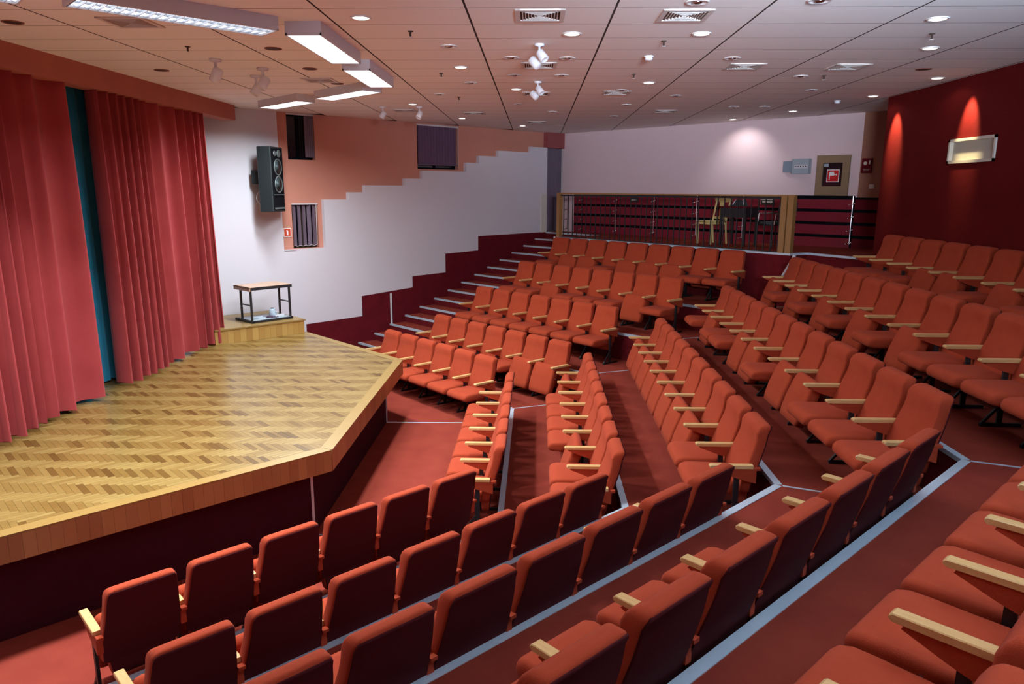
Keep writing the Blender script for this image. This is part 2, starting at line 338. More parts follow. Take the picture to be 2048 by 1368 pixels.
# ------------------------------------------------------------------ structure: walls
WA = (6.79,7.37,.56,1.425); WB = (6.80,7.36,-1.15,-.27); WC = (9.84,11.0,.45,1.405); DR = (13.80,14.50,-1.07,1.05)
for near in (False, True):
    nm = 'wall_near' if near else 'wall_left'
    bm = nb(); holed(bm, FW, 4.4, 14.62, -3.52, 1.43, -.30, -.10, [WA, WB, WC, DR], near)
    wl = obj(nm, bm, 'pink'); tag(wl, kind='structure')
    stepsP = [(4.4,-3.52),(4.4,1.43),(6.55,1.43),(6.55,-1.16),(7.45,-1.16),(7.45,-.20),(8.02,-.20),(8.02,-.06),(8.41,-.06),(8.41,.085),(9.43,.085),
              (9.43,.235),(9.89,.235),(9.89,.41),(11.15,.41),(11.15,.615),(11.54,.615),(11.54,.78),(12.16,.78),(12.16,.92),(13.25,.92),(13.25,1.055),(13.80,1.055),(13.80,-3.52)]
    bm = nb(); fpoly(bm, FW, stepsP, -.10, 0, near); obj('white_panelling', bm, 'white', wl)
    dad = [(6.93,-3.52),(6.93,-2.67),(8.24,-2.65),(8.24,-2.22),(9.56,-2.15),(9.56,-1.90),(10.50,-1.88),(10.50,-1.45),(11.50,-1.42),(11.50,-1.085),(13.80,-1.065),(13.80,-3.52)]
    bm = nb(); fpoly(bm, FW, dad, 0, .014, near); obj('dado', bm, 'dado', wl)
    bm = nb(); fbox(bm, FW, 13.80, 14.62, 0, .05, 1.05, 1.43, near); fbox(bm, FW, 13.8, 14.62, -.1, 0, 1.05, 1.43, near); obj('door_header', bm, 'header', wl)
    bm = nb(); fbox(bm, FW, 8.94, 8.98, .014, .03, -2.91, -2.22, near); obj('cable_trim', bm, 'trimw', wl)
    bm = nb(); fbox(bm, FW, 13.62, 13.80, 0, .03, -1.07, -.10, near); obj('cable_trim', bm, 'cream', wl)
    bm = nb(); fbox(bm, FW, 6.55, 6.80, 0, .012, -1.175, -1.155, near); obj('ledge', bm, 'trimw', wl)
    if near: continue
    # curtain in the doorway at the top of the stairs
    d = bpy.data.objects.new('door_1', None); C.objects.link(d); tag(d, kind='structure')
    bm = nb(); N_ = 90; pr = []
    for i in range(N_+1):
        u = 13.80 + .70*i/N_; pr.append((u, -.14 + .022*math.sin(i*.85) + .01*math.sin(i*.31)))
    lo = [bm.verts.new(FW(u, dd, -1.04)) for u, dd in pr]; hi = [bm.verts.new(FW(u, dd, 1.05)) for u, dd in pr]
    for i in range(N_): bm.faces.new((lo[i], lo[i+1], hi[i+1], hi[i]))
    obj('doorway_curtain', bm, 'blind', d, True)
    bm = nb(); fbox(bm, FW, 13.76, 13.82, -.1, .02, -1.07, 1.05); fbox(bm, FW, 14.47, 14.52, -.1, .02, -1.07, 1.05); obj('door_frame', bm, 'trimw', d)
    # windows
    for n_, (wd, kind) in enumerate(((WA,'A'), (WB,'B'), (WC,'C'))):
        e = bpy.data.objects.new('window_%d' % (n_+1), None); C.objects.link(e); tag(e, kind='structure')
        u0, u1, z0, z1 = wd
        bm = nb(); fbox(bm, FW, u0-.02, u1+.02, -.29, -.27, z0-.02, z1+.02); obj('glass', bm, 'glassd', e)
        bm = nb()
        for a in (u0, (u0+u1)/2-.02, u1-.04): fbox(bm, FW, a, a+.04, -.268, -.235, z0, z1)
        fbox(bm, FW, u0, u1, -.268, -.235, z0, z0+.04); fbox(bm, FW, u0, u1, -.268, -.235, z1-.04, z1); obj('window_frame', bm, 'blackw' if kind != 'B' else 'dark', e)
        bm = nb(); fbox(bm, FW, u0, u1, -.125, -.085, z1-.03, z1); obj('head_rail', bm, 'trimw', e)
        def slat(uc, wdt, ang, m, zb, zt=z1-.03):
            bm = nb(); c, s = math.cos(ang)*wdt/2, math.sin(ang)*wdt/2
            A = [FW(uc-c, -.13-s, zb), FW(uc, -.13-.008, zb), FW(uc+c, -.13+s, zb)]; B = [v + Vector((0,0,zt-zb)) for v in A]
            a = [bm.verts.new(v) for v in A]; b = [bm.verts.new(v) for v in B]
            th = Vector((S2*.003, -S2*.003, 0)); a2 = [bm.verts.new(v+th) for v in A]; b2 = [bm.verts.new(v+th) for v in B]
            for i in (0, 1): bm.faces.new((a[i], a[i+1], b[i+1], b[i])); bm.faces.new((a2[i+1], a2[i], b2[i], b2[i+1]))
            bm.faces.new((a[0], b[0], b2[0], a2[0])); bm.faces.new((a[2], a2[2], b2[2], b[2])); bm.faces.new(a+a2[::-1]); bm.faces.new(b[::-1]+b2)
            return obj('blind_slat', bm, m, e)
        if kind == 'A':
            for i in range(4): slat(u1-.17+.045*i, .05, .5, 'blind', z0+.05)
        elif kind == 'B':
            for i in range(5): slat(u0+.06+.105*i - (.0 if i < 4 else .0), .089, -.35 if i != 3 else 1.0, 'blind', z0+.05)
            bm = nb(); pv = None
            for i in range(9):
                q = FW(u0+.03+.06*i, -.10, z0+.06-.02*(i%2)); 
                if pv: tube(bm, pv, q, .004, 5)
                pv = q
            tube(bm, FW(u1-.035, -.09, z1-.03), FW(u1-.05, -.09, z0+.06), .007, 5); obj('blind_cord', bm, 'trimw', e)
        else:
            n = 13
            for i in range(n): slat(u0+.05+(u1-u0-.1)*(i+.5)/n, .089, .12, 'blindw', z0+.10)
            bm = nb(); fbox(bm, FW, u0, u1, -.11, -.095, z0+.085, z0+.10); obj('blind_bottom_rail', bm, 'blind', e)
            bm = nb(); tube(bm, FW(u1-.03, -.07, z1-.02), FW(u1-.03, -.07, z0+.05), .006, 5); obj('blind_cord', bm, 'trimw', e)

# back walls (45 degrees), coat-board panelling with rods
for near in (False, True):
    nm = 'wall_rear_near' if near else 'wall_back'
    bm = nb(); fbox(bm, BW, -.15, 7.48, -.2, 0, -3.52, 1.43, near); wb = obj(nm, bm, 'backw'); tag(wb, kind='structure')
    bm = nb(); fbox(bm, BW, 7.48, 8.9, -.2, 0, -3.52, 1.43, near); obj('brown_section', bm, 'brownw', wb)
    bm = nb(); fbox(bm, BW, .30, 7.44, 0, .012, -1.07, -.085, near); fbox(bm, BW, 7.44, 8.7, 0, .012, -1.07, -.115, near); obj('panel_backing', bm, 'blackw', wb)
    if near: continue
    rods = [.12, .61, 1.73, 2.86, 4.02, 5.16, 6.30, 7.43, 8.0]
    for a, b in zip(rods, rods[1:]):
        for j in range(4):
            zz = -.155 - .245*j
            if a < 7.4: 
                bm = nb(); fbox(bm, BW, max(a,.31)+.012, b-.012, .012, .030, zz-.185, zz); obj('board', bm, 'redp', wb)
            else:
                bm = nb(); fbox(bm, BW, a+.03, b-.012, .012, .030, zz-.185, zz); obj('board', bm, 'dado', wb)
    for a in rods:
        bm = nb(); tube(bm, BW(a, .055, -1.0), BW(a, .055, -.09), .010, 8); obj('coat_rod', bm, 'steel', wb)
        for j in range(4):
            zz = -.245 - .245*j
            bm = nb(); tube(bm, BW(a, .03, zz), BW(a, .11, zz+.01), .008, 6); tube(bm, BW(a-.05, .09, zz-.02), BW(a+.05, .09, zz+.01), .007, 6)
            for sgn in (-1, 1): lathe(bm, [(.001,-.015),(.013,-.01),(.017,0),(.013,.01),(.001,.015)], 8, Matrix.Translation(BW(a+sgn*.05, .095, zz+sgn*.015)))
            obj('coat_hook', bm, 'steel', wb, True)

# right red wall with the small projection window
def rbox(bm, x0, x1, y0, y1, z0, z1): box(bm, x0, x1, y0, y1, z0+EYE, z1+EYE)
RY0, RY1, RZ0, RZ1 = 9.15, 10.17, .36, .67
bm = nb(); rbox(bm, 5.47,6.95,5.65,RY0,-3.52,1.43); rbox(bm, 5.47,6.95,RY1,12.07,-3.52,1.43); rbox(bm, 5.47,6.95,RY0,RY1,-3.52,RZ0); rbox(bm, 5.47,6.95,RY0,RY1,RZ1,1.43)
rbox(bm, 6.9,7.1,2.0,16.0,-3.52,1.43)
wr = obj('wall_right', bm, 'redwall'); tag(wr, kind='structure')
e = bpy.data.objects.new('window_4', None); C.objects.link(e); tag(e, kind='structure')
bm = nb(); t_ = .035
for (a, b, c, d) in ((RY0-.0,RY1+.0,RZ1-t_,RZ1),(RY0,RY1,RZ0,RZ0+t_),(RY0,RY0+t_,RZ0,RZ1),(RY1-t_,RY1,RZ0,RZ1)): rbox(bm, 5.45,5.51,a,b,c,d)
obj('window_frame', bm, 'cream', e); bm = nb(); rbox(bm, 5.50,5.51,RY0+t_,RY1-t_,RZ0+t_,RZ1-t_); obj('pane', bm, 'pane', e)
# stage wings and back wall behind the curtain
bm = nb(); box(bm, -6.8,-6.6,4.9,12.8,0,HC); ws = obj('wall_stage', bm, 'blackw'); tag(ws, kind='structure')
bm = nb(); box(bm, -5.52,-5.27,4.1,13.2,HC-.255,HC); be = obj('trim_1', bm, 'beam'); tag(be, kind='structure')

# ceiling: dark void slab and boards 1.2 x 0.6 with open joints
bm = nb(); prism(bm, [(-6.9,12.6),(.705,20.0),(7.2,13.6),(7.2,4.1),(.705,-2.3),(-6.9,5.1)], HC+.004, HC+.2); ceil = obj('ceiling', bm, 'void'); tag(ceil, kind='structure')
X0, Y1 = -.5675, 6.2638
def inroom(x, y):
    return x > -5.9 and x < 7.3 and x-y > -19.6 and x+y < 21.1 and x+y > -2.0 and x-y < 3.4
tl = []
for i in range(-6, 8):
    for j in range(-16, 26):
        cx, cy = X0 + 1.2*(i+.5), Y1 + .6*(j+.5)
        if inroom(cx, cy) and not (cx < -5.0 and False): tl.append((cx, cy))
def cam_px(x, y, z):
    v = M.inverted() @ Vector((x, y, z))
    return (0, 0, 1e9) if v.z > -.1 else (1024 - F_PX*v.x/v.z*1, 684 + F_PX*v.y/v.z, -v.z)
def tkey(c):
    px = cam_px(c[0], c[1], HC); vis = px[2] < 1e8 and -300 < px[0] < 2350 and -200 < px[1] < 1400
    return (not vis, px[2])
tl.sort(key=tkey)
bm = nb(); box(bm, -.591,.591,-.2955,.2955,0,.004); tme = mesh_of('ceiling_tile', bm, 'tile')
def dark_edges(me):
    me.materials.append(M_['void'])
    for p in me.polygons:
        if abs(p.normal.z) < .5: p.material_index = 1
dark_edges(tme)
for (x, y) in tl[:300]: inst('ceiling_tile', tme, ceil, (x, y, HC))
bm = nb()
for (x, y) in tl[300:]: box(bm, x-.591, x+.591, y-.2955, y+.2955, HC, HC+.004)
fld = tag(obj('ceiling_tile_field', bm, 'tile', ceil), kind='stuff'); dark_edges(fld.data)

# ------------------------------------------------------------------ stage
ZS = .97
stage = empty('stage', (-4, YC, 0), 0, 'raised wooden stage with herringbone parquet and oak fascia in front of the red curtains', 'stage')
def sobj(name, bm, m, parent=None, smooth=False):
    bmesh.ops.translate(bm, verts=bm.verts, vec=(4, -YC, 0)); return obj(name, bm, m, parent or stage, smooth)
sx = -2.02
outer = [(-6.5,YC-3.9),(-4.2,YC-4.13+.04),(sx,YC-1.98),(sx,YC+1.98),(-4.18,YC+4.14),(-5.5,YC+2.86+.1)]
front = [(-4.20,YC-4.16),(sx,YC-1.98),(sx,YC+1.98),(-4.18,YC+4.14)]
deck = [(-6.5,YC-3.56),(-5.9,YC-4.16)] + front + [(-5.88,YC+4.14),(-6.5,YC+3.54)]
bm = nb(); prism(bm, deck, ZS-.22, ZS-.012); sobj('deck_core', bm, 'edge')
def inset(poly, d):
    out = []; n = len(poly)
    for i in range(n):
        p0, p1, p2 = (Vector(poly[(i-1)%n]), Vector(poly[i]), Vector(poly[(i+1)%n]))
        e1 = (p1-p0).normalized(); e2 = (p2-p1).normalized(); n1 = Vector((-e1.y, e1.x)); n2 = Vector((-e2.y, e2.x))
        k = (n1+n2); k = k/(k.dot(n1)); out.append(p1 + k*d)
    return [(v.x, v.y) for v in out]
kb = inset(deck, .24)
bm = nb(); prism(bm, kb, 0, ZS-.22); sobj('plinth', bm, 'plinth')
for i, (px, py) in enumerate((kb[3], kb[4])):
    bm = nb(); box(bm, px-.008, px+.012, py-.012, py+.012, 0.0, ZS-.22); sobj('corner_trim', bm, 'trimw')
ub = unit_box('plank')
def planks(a, b, z0, z1, wd, th, name, me, parent, off):
    a = Vector(a); b = Vector(b); d = b-a; L = d.length; n = max(1, round(L/wd)); ang = math.atan2(d.y, d.x); nn = Vector((d.y, -d.x)).normalized()
    for i in range(n):
        c = a + d*((i+.5)/n) + nn*(off+th/2 + random.uniform(0,.0012))
        o = inst(name, me, parent, (c.x+4, c.y-YC, (z0+z1)/2), (0,0,ang), (L/n-.0015, th, z1-z0))
for a, b in zip(front, front[1:]): planks(a, b, ZS-.222, ZS-.014, .092, .018, 'fascia_plank', ub, stage, 0)
# border boards round the deck
ins = inset(deck, .11); bf = [1, 2, 3, 4]
for i in (2, 3, 4):
    bm = nb(); p, q = deck[i], deck[i+1]; pi, qi = ins[i], ins[i+1]
    nx = (Vector(q)-Vector(p)).normalized(); o_ = Vector((nx.y, -nx.x))*.02
    prism(bm, [(p[0]+o_.x, p[1]+o_.y), (q[0]+o_.x, q[1]+o_.y), qi, pi], ZS-.014, ZS+.002); sobj('border_board', bm, 'edge')
# herringbone blocks
clipP = [(-6.3,ins[0][1]),(-5.9,ins[2][1])] + [ins[i] for i in (2,3,4,5)] + [(-5.9,ins[5][1]),(-6.3,ins[7][1])]
def clip(poly, cp):
    for i in range(len(cp)):
        a, b = Vector(cp[i]), Vector(cp[(i+1)%len(cp)]); e_ = b-a; out = []
        for j in range(len(poly)):
            p, q = poly[j], poly[(j+1)%len(poly)]; sp = e_.cross(p-a); sq = e_.cross(q-a)
            if sp >= 0: out.append(p)
            if (sp >= 0) != (sq >= 0): out.append(p + (q-p)*(sp/(sp-sq)))
        poly = out
        if len(poly) < 3: return None
    ar = abs(sum(poly[i].cross(poly[(i+1)%len(poly)]) for i in range(len(poly))))/2
    return poly if ar > 2e-4 else None
BL, BWd = .262, .0524
blocks = []
g = .0009
# herringbone in a lattice rotated by 45 degrees: horizontal block at (i*w, ...), vertical block beside it
ang = math.radians(-45); R2 = Matrix.Rotation(ang, 2)
nL = 5
for a in range(-95, 96):
    for b in range(-24, 25):
        ox = a*BWd + b*BL*1.0; oy = a*BWd - b*BL*1.0
        for hv in (0, 1):
            if hv == 0: x0, x1, y0, y1 = ox, ox+BL, oy, oy+BWd
            else: x0, x1, y0, y1 = ox-BWd+0, ox, oy, oy+BL
            if hv == 1: x0, x1, y0, y1 = ox+BL*0-BWd, ox, oy+BWd-BWd, oy+BL
            c = R2 @ Vector(((x0+x1)/2, (y0+y1)/2)); cx, cy = c.x-4.0, c.y+YC
            if not (-6.4 < cx < -1.8 and YC-4.4 < cy < YC+4.4): continue
            poly = [R2 @ Vector(p) + Vector((-4.0, YC)) for p in ((x0+g,y0+g),(x1-g,y0+g),(x1-g,y1-g),(x0+g,y1-g))]
            poly = clip(poly, clipP)
            if poly: blocks.append((cx, cy, hv, poly))
blocks.sort(key=lambda t: (t[0] < -5.45, (t[0]**2 + t[1]**2)))
def block_geo(bm, poly, z0, z1): prism(bm, [(p.x+4, p.y-YC) for p in poly], z0, z1)
def setattrs(me, tones, grains):
    a = me.attributes.new('tone', 'FLOAT', 'FACE'); b = me.attributes.new('grain', 'FLOAT', 'FACE')
    a.data.foreach_set('value', tones); b.data.foreach_set('value', grains)
rt_ = random.Random(3)
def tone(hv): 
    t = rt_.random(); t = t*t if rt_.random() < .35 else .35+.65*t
    return min(1, .5 + .5*t) if hv else .04 + .5*t + .12*rt_.random()  # one block direction darker: light across the grain put into the tone
for (cx, cy, hv, poly) in blocks[:300]:
    bm = nb(); block_geo(bm, poly, ZS-.012, ZS-rt_.random()*.0006); me = mesh_of('parquet_block', bm, 'parquet')
    n = len(me.polygons); setattrs(me, [tone(hv)]*n, [float(hv)]*n); obj('parquet_block', me, None, stage)
bm = nb(); cnt = []
for (cx, cy, hv, poly) in blocks[300:]:
    block_geo(bm, poly, ZS-.012, ZS-rt_.random()*.0006); cnt.append((len(poly)+2, tone(hv), float(hv)))
me = mesh_of('parquet_field', bm, 'parquet'); ts = []; gs = []
for n, t, h in cnt: ts += [t]*n; gs += [h]*n
setattrs(me, ts, gs); tag(obj('parquet_field', me, None, stage), kind='stuff')
# oak plinth platform beside the curtain
zp = 1.22
p0, p1 = Vector((-5.30,11.75)), Vector((-4.16,12.89)); wd_ = Vector((-S2, S2))*1.34
bm = nb(); prism(bm, [tuple(p0), tuple(p1), tuple(p1+wd_), tuple(p0+wd_)], ZS, zp-.02)
pf = empty('side_platform', (-4.73,12.32,ZS), 0, 'low oak plank platform against the white wall carrying the trolley', 'platform')
def pobj(name, bm, m): 
    bmesh.ops.translate(bm, verts=bm.verts, vec=(4.73, -12.32, -ZS)); return obj(name, bm, m, pf)
pobj('core', bm, 'edge')
bm = nb(); e_ = Vector((S2,-S2))*.03; prism(bm, [tuple(p0+e_), tuple(p1+e_+Vector((.02,.02))), tuple(p1+wd_), tuple(p0+wd_)], zp-.02, zp+.004); pobj('top_board', bm, 'edge')
ub2 = unit_box('plank2'); d = p1-p0; n = 15
for i in range(n):
    c = p0 + d*((i+.5)/n) + Vector((S2,-S2))*.008
    inst('front_plank', ub2, pf, (c.x+4.73, c.y-12.32, (zp-ZS-.02)/2), (0,0,math.radians(45)), (d.length/n-.002, .016, zp-ZS-.022))
# loudspeaker cable under the table etc. come later

# ------------------------------------------------------------------ curtains
def drape(name, x, y0, y1, z0, z1, amp, wl, m, label, seed, cat='curtain', flare=1.0):
    r = random.Random(seed); n = int((y1-y0)/.018); ph = []; a = 0
    yy = [y0 + (y1-y0)*i/n for i in range(n+1)]
    fr = []; k = 0
    f1, f2, f3 = [r.uniform(0, 6.28) for _ in range(3)]
    for y in yy:
        k += (2*math.pi/wl)*.018*(1 + .35*math.sin(y*1.9+f1) + .25*math.sin(y*4.3+f2)); fr.append(k)
    rows = 22; bm = nb(); g_ = []
    for j in range(rows+1):
        t = j/rows; z = z0 + (z1-z0)*t; row = []
        for y, k in zip(yy, fr):
            A = amp*(.75 + .25*(1-t)) * (1 + .3*math.sin(y*2.7+f3)); ks = k + .25*math.sin(t*3+y)*(1-t)
            w_ = math.sin(ks); w_ = math.copysign(abs(w_)**.8, w_)
            row.append(bm.verts.new((x + A*w_ + .012*math.sin(ks*2.3+f1) + .05*(1-t)*flare, y + .35*A*math.cos(ks) , z + (.012*math.sin(k*.5) if j == 0 else 0))))
        g_.append(row)
    for j in range(rows):
        for i in range(n): bm.faces.new((g_[j][i], g_[j][i+1], g_[j+1][i+1], g_[j+1][i]))
    o = obj(name, bm, m, None, True); return tag(o, label, cat)
o = drape('stage_curtain', -5.42, 4.2, 8.70, ZS+.045, HC-.05, .12, .25, 'velvet', 'red velvet stage curtain, left half, hanging to the parquet', 4); o['group'] = 'red stage curtains'
o = drape('stage_curtain', -5.42, 9.08, 12.0, ZS+.045, HC-.05, .12, .23, 'velvet', 'red velvet stage curtain, right half beside the white wall, lit orange', 9); o['group'] = 'red stage curtains'
drape('backdrop_curtain', -5.75, 8.2, 9.5, ZS+.03, HC-.05, .05, .22, 'teal', 'dark teal curtain showing through the gap between the red curtains', 5)

# ------------------------------------------------------------------ theatre seats
def rings(bm, rs, cap=True):
    prev = None; first = None
    for r in rs:
        cur = [bm.verts.new(p) for p in r]
        if prev: 
            for i in range(len(cur)): bm.faces.new((prev[i], prev[(i+1)%len(cur)], cur[(i+1)%len(cur)], cur[i]))
        else: first = cur
        prev = cur
    bm.faces.new(first[::-1]); bm.faces.new(prev)
def rrect(hw, ht, r, n=3):
    pts = []; r = min(r, hw*.99, ht*.99)
    for (sx_, sy_, a0) in ((1,1,0),(-1,1,90),(-1,-1,180),(1,-1,270)):
        for i in range(n+1):
            a = math.radians(a0 + 90*i/n); pts.append((sx_*(hw-r) + r*math.cos(a), sy_*(ht-r) + r*math.sin(a)))
    return pts
def backy(z):                                # centre line of the backrest, leaning back with a rolled head
    t = (z-.2)/.73
    return .055 - .02*t - .155*max(0, (z-.42))/.5 + .02*math.exp(-((z-.86)/.06)**2)
BACKZ = [(.20,.17,.02),(.215,.205,.038),(.26,.217,.044),(.335,.227,.046),(.35,.262,.046),(.46,.268,.050),(.56,.259,.050),(.66,.250,.048),(.74,.243,.046),(.80,.238,.047),
         (.86,.232,.052),(.895,.226,.052),(.915,.216,.046),(.927,.198,.034),(.932,.17,.015)]
def make_back():
    bm = nb(); rs = []
    for z, hw, ht in BACKZ:
        y = backy(z); rs.append([(x, y+yy, z) for x, yy in rrect(hw, ht, .020)])
    rings(bm, rs); return mesh_of('backrest', bm, 'fabric', True)
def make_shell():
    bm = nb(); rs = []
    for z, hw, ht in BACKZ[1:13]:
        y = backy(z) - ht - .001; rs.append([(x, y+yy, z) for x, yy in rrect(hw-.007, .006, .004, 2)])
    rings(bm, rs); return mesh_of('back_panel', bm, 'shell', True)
PIV = (.29, .365)
def make_seat():
    bm = nb(); rs = []
    Y = [(.045,.20,.03,.0),(.055,.235,.05,.0),(.12,.247,.058,.0),(.25,.25,.062,-.004),(.38,.25,.062,.0),(.46,.248,.060,.002),(.505,.24,.05,.0),(.525,.228,.034,-.004),(.535,.20,.012,-.008)]
    for y, hw, ht, dz in Y: rs.append([(x, y-PIV[0], .375+zz+dz-PIV[1]) for x, zz in rrect(hw, ht, .035)])
    rings(bm, rs); return mesh_of('seat', bm, 'fabric', True)
def make_arm():
    bm = nb(); y0, y1 = -.0, .365
    pts = [(y0,.572),(y1-.012,.572),(y1,.582),(y1,.594),(y1-.01,.602),(y0,.602)]
    a = [bm.verts.new((-.028, y, z)) for y, z in pts]; b = [bm.verts.new((.028, y, z)) for y, z in pts]; n = len(pts)
    bm.faces.new(a[::-1]); bm.faces.new(b)
    for i in range(n): bm.faces.new((a[i], a[(i+1)%n], b[(i+1)%n], b[i]))
    bmesh.ops.bevel(bm, geom=[e for e in bm.edges if abs(e.verts[0].co.x-e.verts[1].co.x) < 1e-6 and min(e.verts[0].co.z, e.verts[1].co.z) > .59], offset=.004, segments=1, affect='EDGES')
    return mesh_of('armrest', bm, 'arm')
def make_armpanel():
    bm = nb(); pts = [(-.065,.556),(-.065,.577),(.0,.571),(.31,.571),(.325,.555),(.18,.50),(.05,.46),(-.03,.44),(-.03,.555)]
    a = [bm.verts.new((-.021, y, z)) for y, z in pts]; b = [bm.verts.new((.021, y, z)) for y, z in pts]; n = len(pts)
    bm.faces.new(a[::-1]); bm.faces.new(b)
    for i in range(n): bm.faces.new((a[i], a[(i+1)%n], b[(i+1)%n], b[i]))
    return mesh_of('arm_panel', bm, 'fabric')
def make_leg():
    bm = nb()
    def bar(p, q, w, t):
        p = Vector(p); q = Vector(q); d = (q-p).normalized(); n = Vector((0, -d.z, d.y))*w/2
        vs = [bm.verts.new((sx_*t/2, (pt+n*s).y, (pt+n*s).z)) for pt in (p, q) for (sx_, s) in ((-1,-1),(1,-1),(1,1),(-1,1))]
        for f in ((3,2,1,0),(4,5,6,7),(0,1,5,4),(1,2,6,5),(2,3,7,6),(3,0,4,7)): bm.faces.new([vs[i] for i in f])
    bar((0,.13,.50), (0,.13,.02), .045, .022); bar((0,-.06,.014), (0,.29,.014), .028, .03); bar((0,.28,.02), (0,.14,.19), .022, .02)
    return mesh_of('leg', bm, 'black')
def make_bolt():
    bm = nb(); lathe(bm, [(.001,-.008),(.011,-.006),(.011,.006),(.001,.008)], 8, Matrix.Rotation(math.pi/2, 4, 'Y')); return mesh_of('pivot_bolt', bm, 'steel')
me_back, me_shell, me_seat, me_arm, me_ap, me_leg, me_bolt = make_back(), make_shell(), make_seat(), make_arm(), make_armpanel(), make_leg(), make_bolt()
ORD = ['first','second','third','fourth','fifth','sixth','seventh','eighth','ninth','tenth','eleventh','twelfth','thirteenth']
def seat_row(A, f, z, state, block, row, aisle, rear=True, rev=False, rowname=None):
    """A: armrest front (or rear) ends in order, f: facing direction, state: string of O(pen)/F(olded) per seat"""
    f = Vector(f).normalized(); th = math.atan2(-f.x, f.y); xl = Vector((math.cos(th), math.sin(th)))
    n = len(A)-1; grp = 'theatre seats, %s row of the %s' % (row, block)
    for i in range(n):
        a, b = Vector(A[i]), Vector(A[i+1]); c = (a+b)/2; S = (b-a).length
        if not rear: c = c - f*.36
        st = state[i] if i < len(state) else 'O'
        wd = 'lowered' if st == 'O' else 'folded-up'
        e = empty('theatre_seat', (c.x, c.y, z), th, 'orange-red %s seat, %s from %s, %s row, %s' % (wd, ORD[i], aisle, row, block), 'seat', grp)
        sc_ = S/.554
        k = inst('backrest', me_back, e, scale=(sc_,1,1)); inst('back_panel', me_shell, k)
        s = inst('seat', me_seat, e, (0, PIV[0], PIV[1]), (math.radians(0 if st == 'O' else 110), 0, 0), (sc_,1,1))
        sgn = 1 if (b-a).dot(xl) < 0 else -1
        ends = [sgn*S/2] + ([-sgn*S/2] if i == n-1 else [])
        for x in ends:
            ar = inst('armrest', me_arm, e, (x,0,0)); inst('arm_panel', me_ap, e, (x,0,0)); lg = inst('leg', me_leg, e, (x,0,0)); inst('pivot_bolt', me_bolt, lg, (.018,.26,.385))
def lin(p, d, n): return [(p[0]+d[0]*i, p[1]+d[1]*i) for i in range(n+1)]
sp = .554
MIDX = [-.435, .713, 1.876, 2.983, 4.165, 5.27]; MIDY = [10.42, 10.87, 11.47, 11.91, 12.28, 11.46]; MIDN = [6, 8, 10, 12, 13, 9]
MST = ['OOOOOO', 'FOOOOFOO', 'FFFFFFFFOO', 'OFOOFFOFFOOO', 'FOFOFOFOFOOOO', 'OOOFFOFOO']
for r in range(6):
    seat_row(lin((MIDX[r], MIDY[r]), (0, -sp), MIDN[r]), (-1,0), ZT[r], MST[r], 'middle block', ORD[r], 'the far end')
FAR = [((-3.15,13.28),(.375,-.407),6), ((-2.28,13.88),(.366,-.391),7), ((-1.53,14.79),(.379,-.399),7), ((-.675,15.48),(.368,-.389),8), ((.09,16.77),(.3765,-.419),9)]
FST = ['OOOOOO', 'OOOOOFF', 'OOOOOOO', 'OOFOOOFO', 'OFFOFFFOO']
for r, (p, d, n) in enumerate(FAR):
    seat_row(lin(p, d, n), (-.731,-.683), ZT[r], FST[r], 'far block', ORD[r], 'the stairs', rear=False)
NEAR = [((-3.17,4.58),.387,6), ((-2.37,3.66),.387,7), ((-1.55,2.78),.387,7), ((-.73,1.93),.379,8), ((.085,1.115),.385,9)]
NST = ['FFFFFF', 'FFOOFFF', 'FOFFFFF', 'FFOOOFFF', 'OOOOOOOOO']
for r, (p, d, n) in enumerate(NEAR):
    seat_row(lin(p, (d, d), n), (-S2,S2), ZT[r], NST[r], 'near block, seen from behind', ORD[r], 'the left end', rear=False)

# ------------------------------------------------------------------ railing on the rear platform
ra, rb_ = Vector(PL)+Vector((.06,.03)), Vector(PC)+Vector((.0,.09)); dirr = (rb_-ra).normalized(); Lr = (rb_-ra).length; aR = math.atan2(dirr.y, dirr.x)
rail = empty('railing', (ra.x, ra.y, ZT[6]), aR, 'low black baluster railing with wooden end posts on the rear platform', 'railing')
bm = nb(); box(bm, -.045,.045,-.055,.055,0,1.0); obj('post', bm, 'post', rail)
for x in (Lr-.13, Lr): 
    bm = nb(); box(bm, x-.055,x+.05,-.055,.055,0,1.0); obj('post', bm, 'post', rail)
bm = nb(); box(bm, -.06,Lr+.06,-.035,.035,.975,1.005); obj('handrail', bm, 'post', rail)
bm = nb(); box(bm, .04,Lr-.1,-.012,.012,.935,.965); box(bm, .04,Lr-.1,-.012,.012,.0,.02); obj('rail_bar', bm, 'black', rail)
bm = nb(); box(bm, -.008,.008,-.008,.008,.02,.94); mb_ = mesh_of('baluster', bm, 'black')
nB = 39
for i in range(nB): inst('baluster', mb_, rail, (.14+(Lr-.36)*i/(nB-1), 0, 0))
# pale edge trims at the ends of the rear platform
bm = nb(); tube(bm, (4.47,12.80,2.44), (4.45,12.78,2.36), .03, 6); tube(bm, (4.44,12.76,2.37), (4.20,12.50,2.10), .035, 6); e = obj('trim_2', bm, 'trimw'); tag(e, kind='structure')
bm = nb(); box(bm, PL[0]-.07, PL[0]-.03, PL[1]-.03, PL[1]+.01, 2.0, ZT[6]+.01); e = obj('trim_3', bm, 'trimw'); tag(e, kind='structure')

